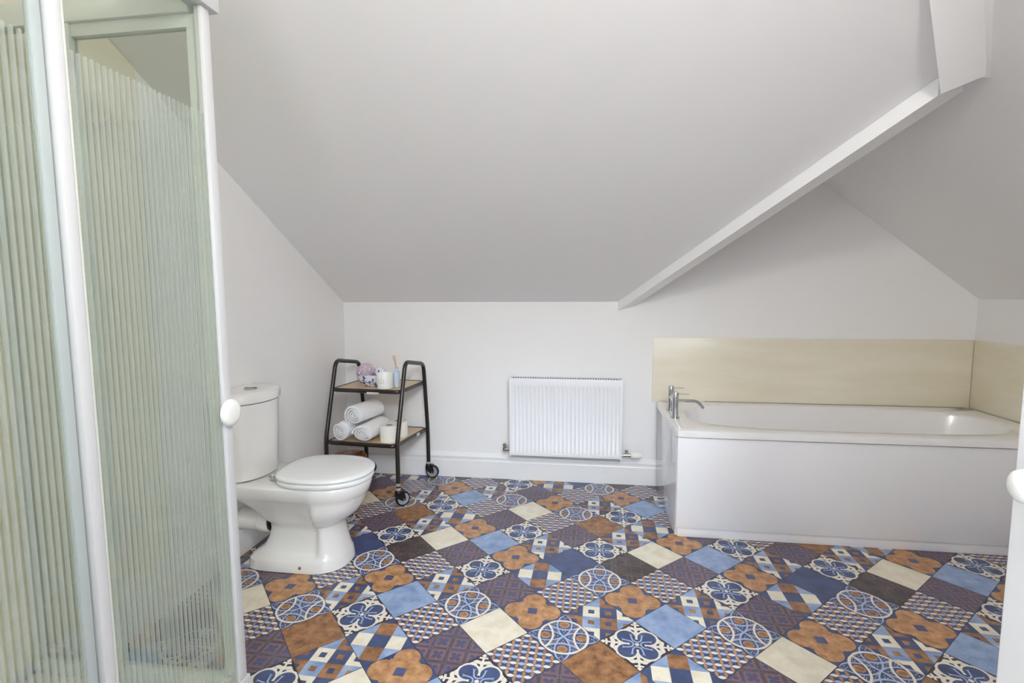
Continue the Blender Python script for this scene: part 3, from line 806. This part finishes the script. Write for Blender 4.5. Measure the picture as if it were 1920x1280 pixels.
# bowl, puff, ball
zb = zsh(-1.338, 3.07, True)+.0012
b = NB(); lathe(b, [(.040, 0), (.046, 0), (.050, .004), (.050, .008), (.075, .022), (.088, .045), (.095, .070), (.097, .078), (.094, .079), (.091, .070), (.080, .046), (.068, .026), (.03, .016), (0, .015)], (-1.338, 3.072, zb), (0, 0, 1), 40)
tag(link('bowl', b, CHINA, None, 50), 'blue and white patterned bowl on the top trolley shelf', 'bowl')
b = NB(); bmesh.ops.create_icosphere(b, subdivisions=5, radius=1)
for v in b.verts:
    n_ = v.co.normalized(); k = 1 + .10*math.sin(13*n_.x+3)*math.sin(12*n_.y)*math.sin(11*n_.z+1) + .06*math.sin(31*n_.x+17*n_.z)*math.sin(29*n_.y) + random.uniform(-.03, .03)
    v.co = Vector((-1.372, 3.055, zb+.094)) + Vector((n_.x*.054, n_.y*.054, n_.z*.050))*k
tag(link('bath_puff', b, PUFF, None, 80), 'lilac net bath puff resting in the patterned bowl', 'bath puff')
b = NB(); bmesh.ops.create_icosphere(b, subdivisions=4, radius=.036)
for v in b.verts: v.co = Vector((-1.290, 3.092, zb+.086)) + Vector((v.co.x*1.15, v.co.y, v.co.z*.85))
tag(link('decorated_ball', b, CHINA, None, 80), 'small blue and white ball in the bowl behind the white candle', 'ornament')
# candle jar
cx, cy = -1.216, 2.984; zc_ = zsh(cx, cy, True)+.0012
can = thing('candle_jar', 'white candle jar with round printed emblem on the top shelf', 'candle', (cx, cy, zc_))
b = NB(); lathe(b, [(.044, 0), (.048, .003), (.050, .05), (.0505, .094), (.0495, .0955), (.0475, .094), (.0465, .080), (0, .078)], (cx, cy, zc_), (0, 0, 1), 40); jar = link('jar', b, WHITEPL, can, 40)
def onjar(a, h, dr=0): return Vector((cx + (.0503+dr)*math.sin(a), cy - (.0503+dr)*math.cos(a), zc_+h))
a0 = -.10
b = NB(); n = 28
for i in range(n):
    if 17 <= i <= 24: continue
    t0, t1 = 2*PI*i/n, 2*PI*(i+1)/n
    for r0, r1_ in ((.0165, .0178),):
        p = [onjar(a0+r*math.cos(t)/.05, .046+r*math.sin(t), .0004) for r, t in ((r0, t0), (r1_, t0), (r1_, t1), (r0, t1))]
        b.faces.new([b.verts.new(q) for q in p])
bmesh.ops.recalc_face_normals(b, faces=b.faces)
b2 = NB()
for s in (-1, 1):
    p = [onjar(a0 + s*xx/.05, hh, .0005) for xx, hh in ((0, .035), (.0022, .041), (.0012, .051), (0, .047))]
    b2.faces.new([b2.verts.new(q) for q in p])
em = link('emblem', b, INK, jar, 0); link('emblem_leaf', b2, LEAF, jar, 0)
# reed diffuser
dx, dy = -1.158, 3.030; zd = zsh(dx, dy, True)+.0012
dif = thing('reed_diffuser', 'pale blue reed diffuser bottle behind the right trolley leg', 'diffuser', (dx, dy, zd))
b = NB(); lathe(b, [(.015, 0), (.0175, .002), (.0205, .05), (.021, .085), (.019, .098), (.012, .104), (.0115, .118), (.0125, .119), (.0125, .123), (.009, .124)], (dx, dy, zd), (0, 0, 1), 28); link('bottle', b, BOTTLE, dif, 40)
for vx, vy_ in ((-.022, .004), (-.015, -.006), (-.010, .010)):
    b = NB(); tube(b, [(dx, dy, zd+.118), (dx+vx, dy+vy_, zd+.200)], .0017, 8); link('reed', b, REED, dif, 60)
# amber pot on the floor
b = NB(); lathe(b, [(.075, 0), (.085, .004), (.108, .09), (.116, .165), (.114, .205), (.105, .222), (.07, .232), (.02, .236), (0, .236)], (-1.523, 3.09, 0.0016), (0, 0, 1), 36)
tag(link('wooden_pot', b, AMBER, None, 50), 'amber brown wooden pot under the trolley behind the toilet', 'pot')

# ------------------------------------------------------------------ shower enclosure
SX, SY = -.981, 1.255
TR = .13
shower = thing('shower_enclosure', 'white framed corner shower with striped glass doors on the left', 'shower', (-1.3, .9, 0))
b = NB(); box(b, XL+.010, SX+.035, .30, SY+.035, .0015, TR, .012, 3); link('shower_tray', b, ACRYL, shower)
ZT = 2.012
# head rails
b = NB(); box(b, SX-.022, SX+.030, .28, SY+.034, ZT, ZT+.075, .003); link('head_rail', b, FRAME, shower)
b = NB(); box(b, XL+.010, SX-.022, SY-.016, SY+.022, ZT-.012, ZT+.05, .003); link('head_rail', b, RAILI, shower)
b = NB(); box(b, SX-.020, SX+.020, .30, SY+.022, TR+.0005, TR+.040, .003); link('bottom_rail', b, FRAME, shower)
b = NB(); box(b, XL+.010, SX-.020, SY-.018, SY+.020, TR+.0005, TR+.040, .003); link('bottom_rail', b, RAILI, shower)
zg0, zg1 = TR+.040, ZT
# front side: fixed pane, sliding door
def pane(name, x0, x1, y0, y1, z0, z1, m, parent):
    b = NB(); box(b, x0, x1, y0, y1, z0, z1); return link(name, b, m, parent, 0)
pane('fixed_pane', SX-.008, SX-.003, .30, .850, zg0, zg1, GLASS_F, shower)
b = NB(); box(b, SX-.012, SX+.002, .826, .846, zg0, zg1, .002); link('seal_strip', b, SEAL, shower)
b = NB(); box(b, SX-.010, SX+.014, .8502, .874, zg0, zg1, .003); link('stile', b, FRAME, shower)
dg = pane('door_glass', SX+.003, SX+.008, 0.874, SY-.0175, zg0, zg1, GLASS_F, shower)
b = NB(); box(b, SX-.002, SX+.012, .875, .881, zg0, zg1, .002); link('door_edge', b, RAILI, shower)
b = NB(); box(b, SX-.006, SX+.017, SY-.017, SY+.012, zg0, zg1, .003); ds = link('door_stile', b, FRAME, shower)
b = NB(); lathe(b, [(.024, 0), (.026, .002), (.036, .003), (.0375, .007), (.036, .012), (.031, .017), (.020, .019), (0, .020)], (SX+.017, SY-.004, .958), (1, 0, 0), 36); link('door_knob', b, WHITEPL, ds, 40)
# return side
pane('fixed_pane', XL+.030, -1.375, SY-.004, SY+.001, zg0, zg1-.012, GLASS_R, shower)
b = NB(); box(b, XL+.010, XL+.032, SY-.014, SY+.016, zg0, zg1-.012, .002); link('wall_channel', b, RAILI, shower)
b = NB(); box(b, -1.388, -1.360, SY-.012, SY+.014, zg0, zg1-.012, .002); link('stile', b, RAILI, shower)
pane('door_glass', -1.360, SX-.026, SY+.004, SY+.009, zg0, zg1-.012, GLASS_R, shower)
b = NB(); box(b, -1.360, SX-.026, SY-.006, SY+.016, zg1-.045, zg1-.012, .002); link('door_top_rail', b, RAILI, shower)
b = NB(); box(b, SX-.040, SX-.014, SY-.004, SY+.016, zg0, zg1-.012, .002); link('door_stile', b, RAILI, shower)
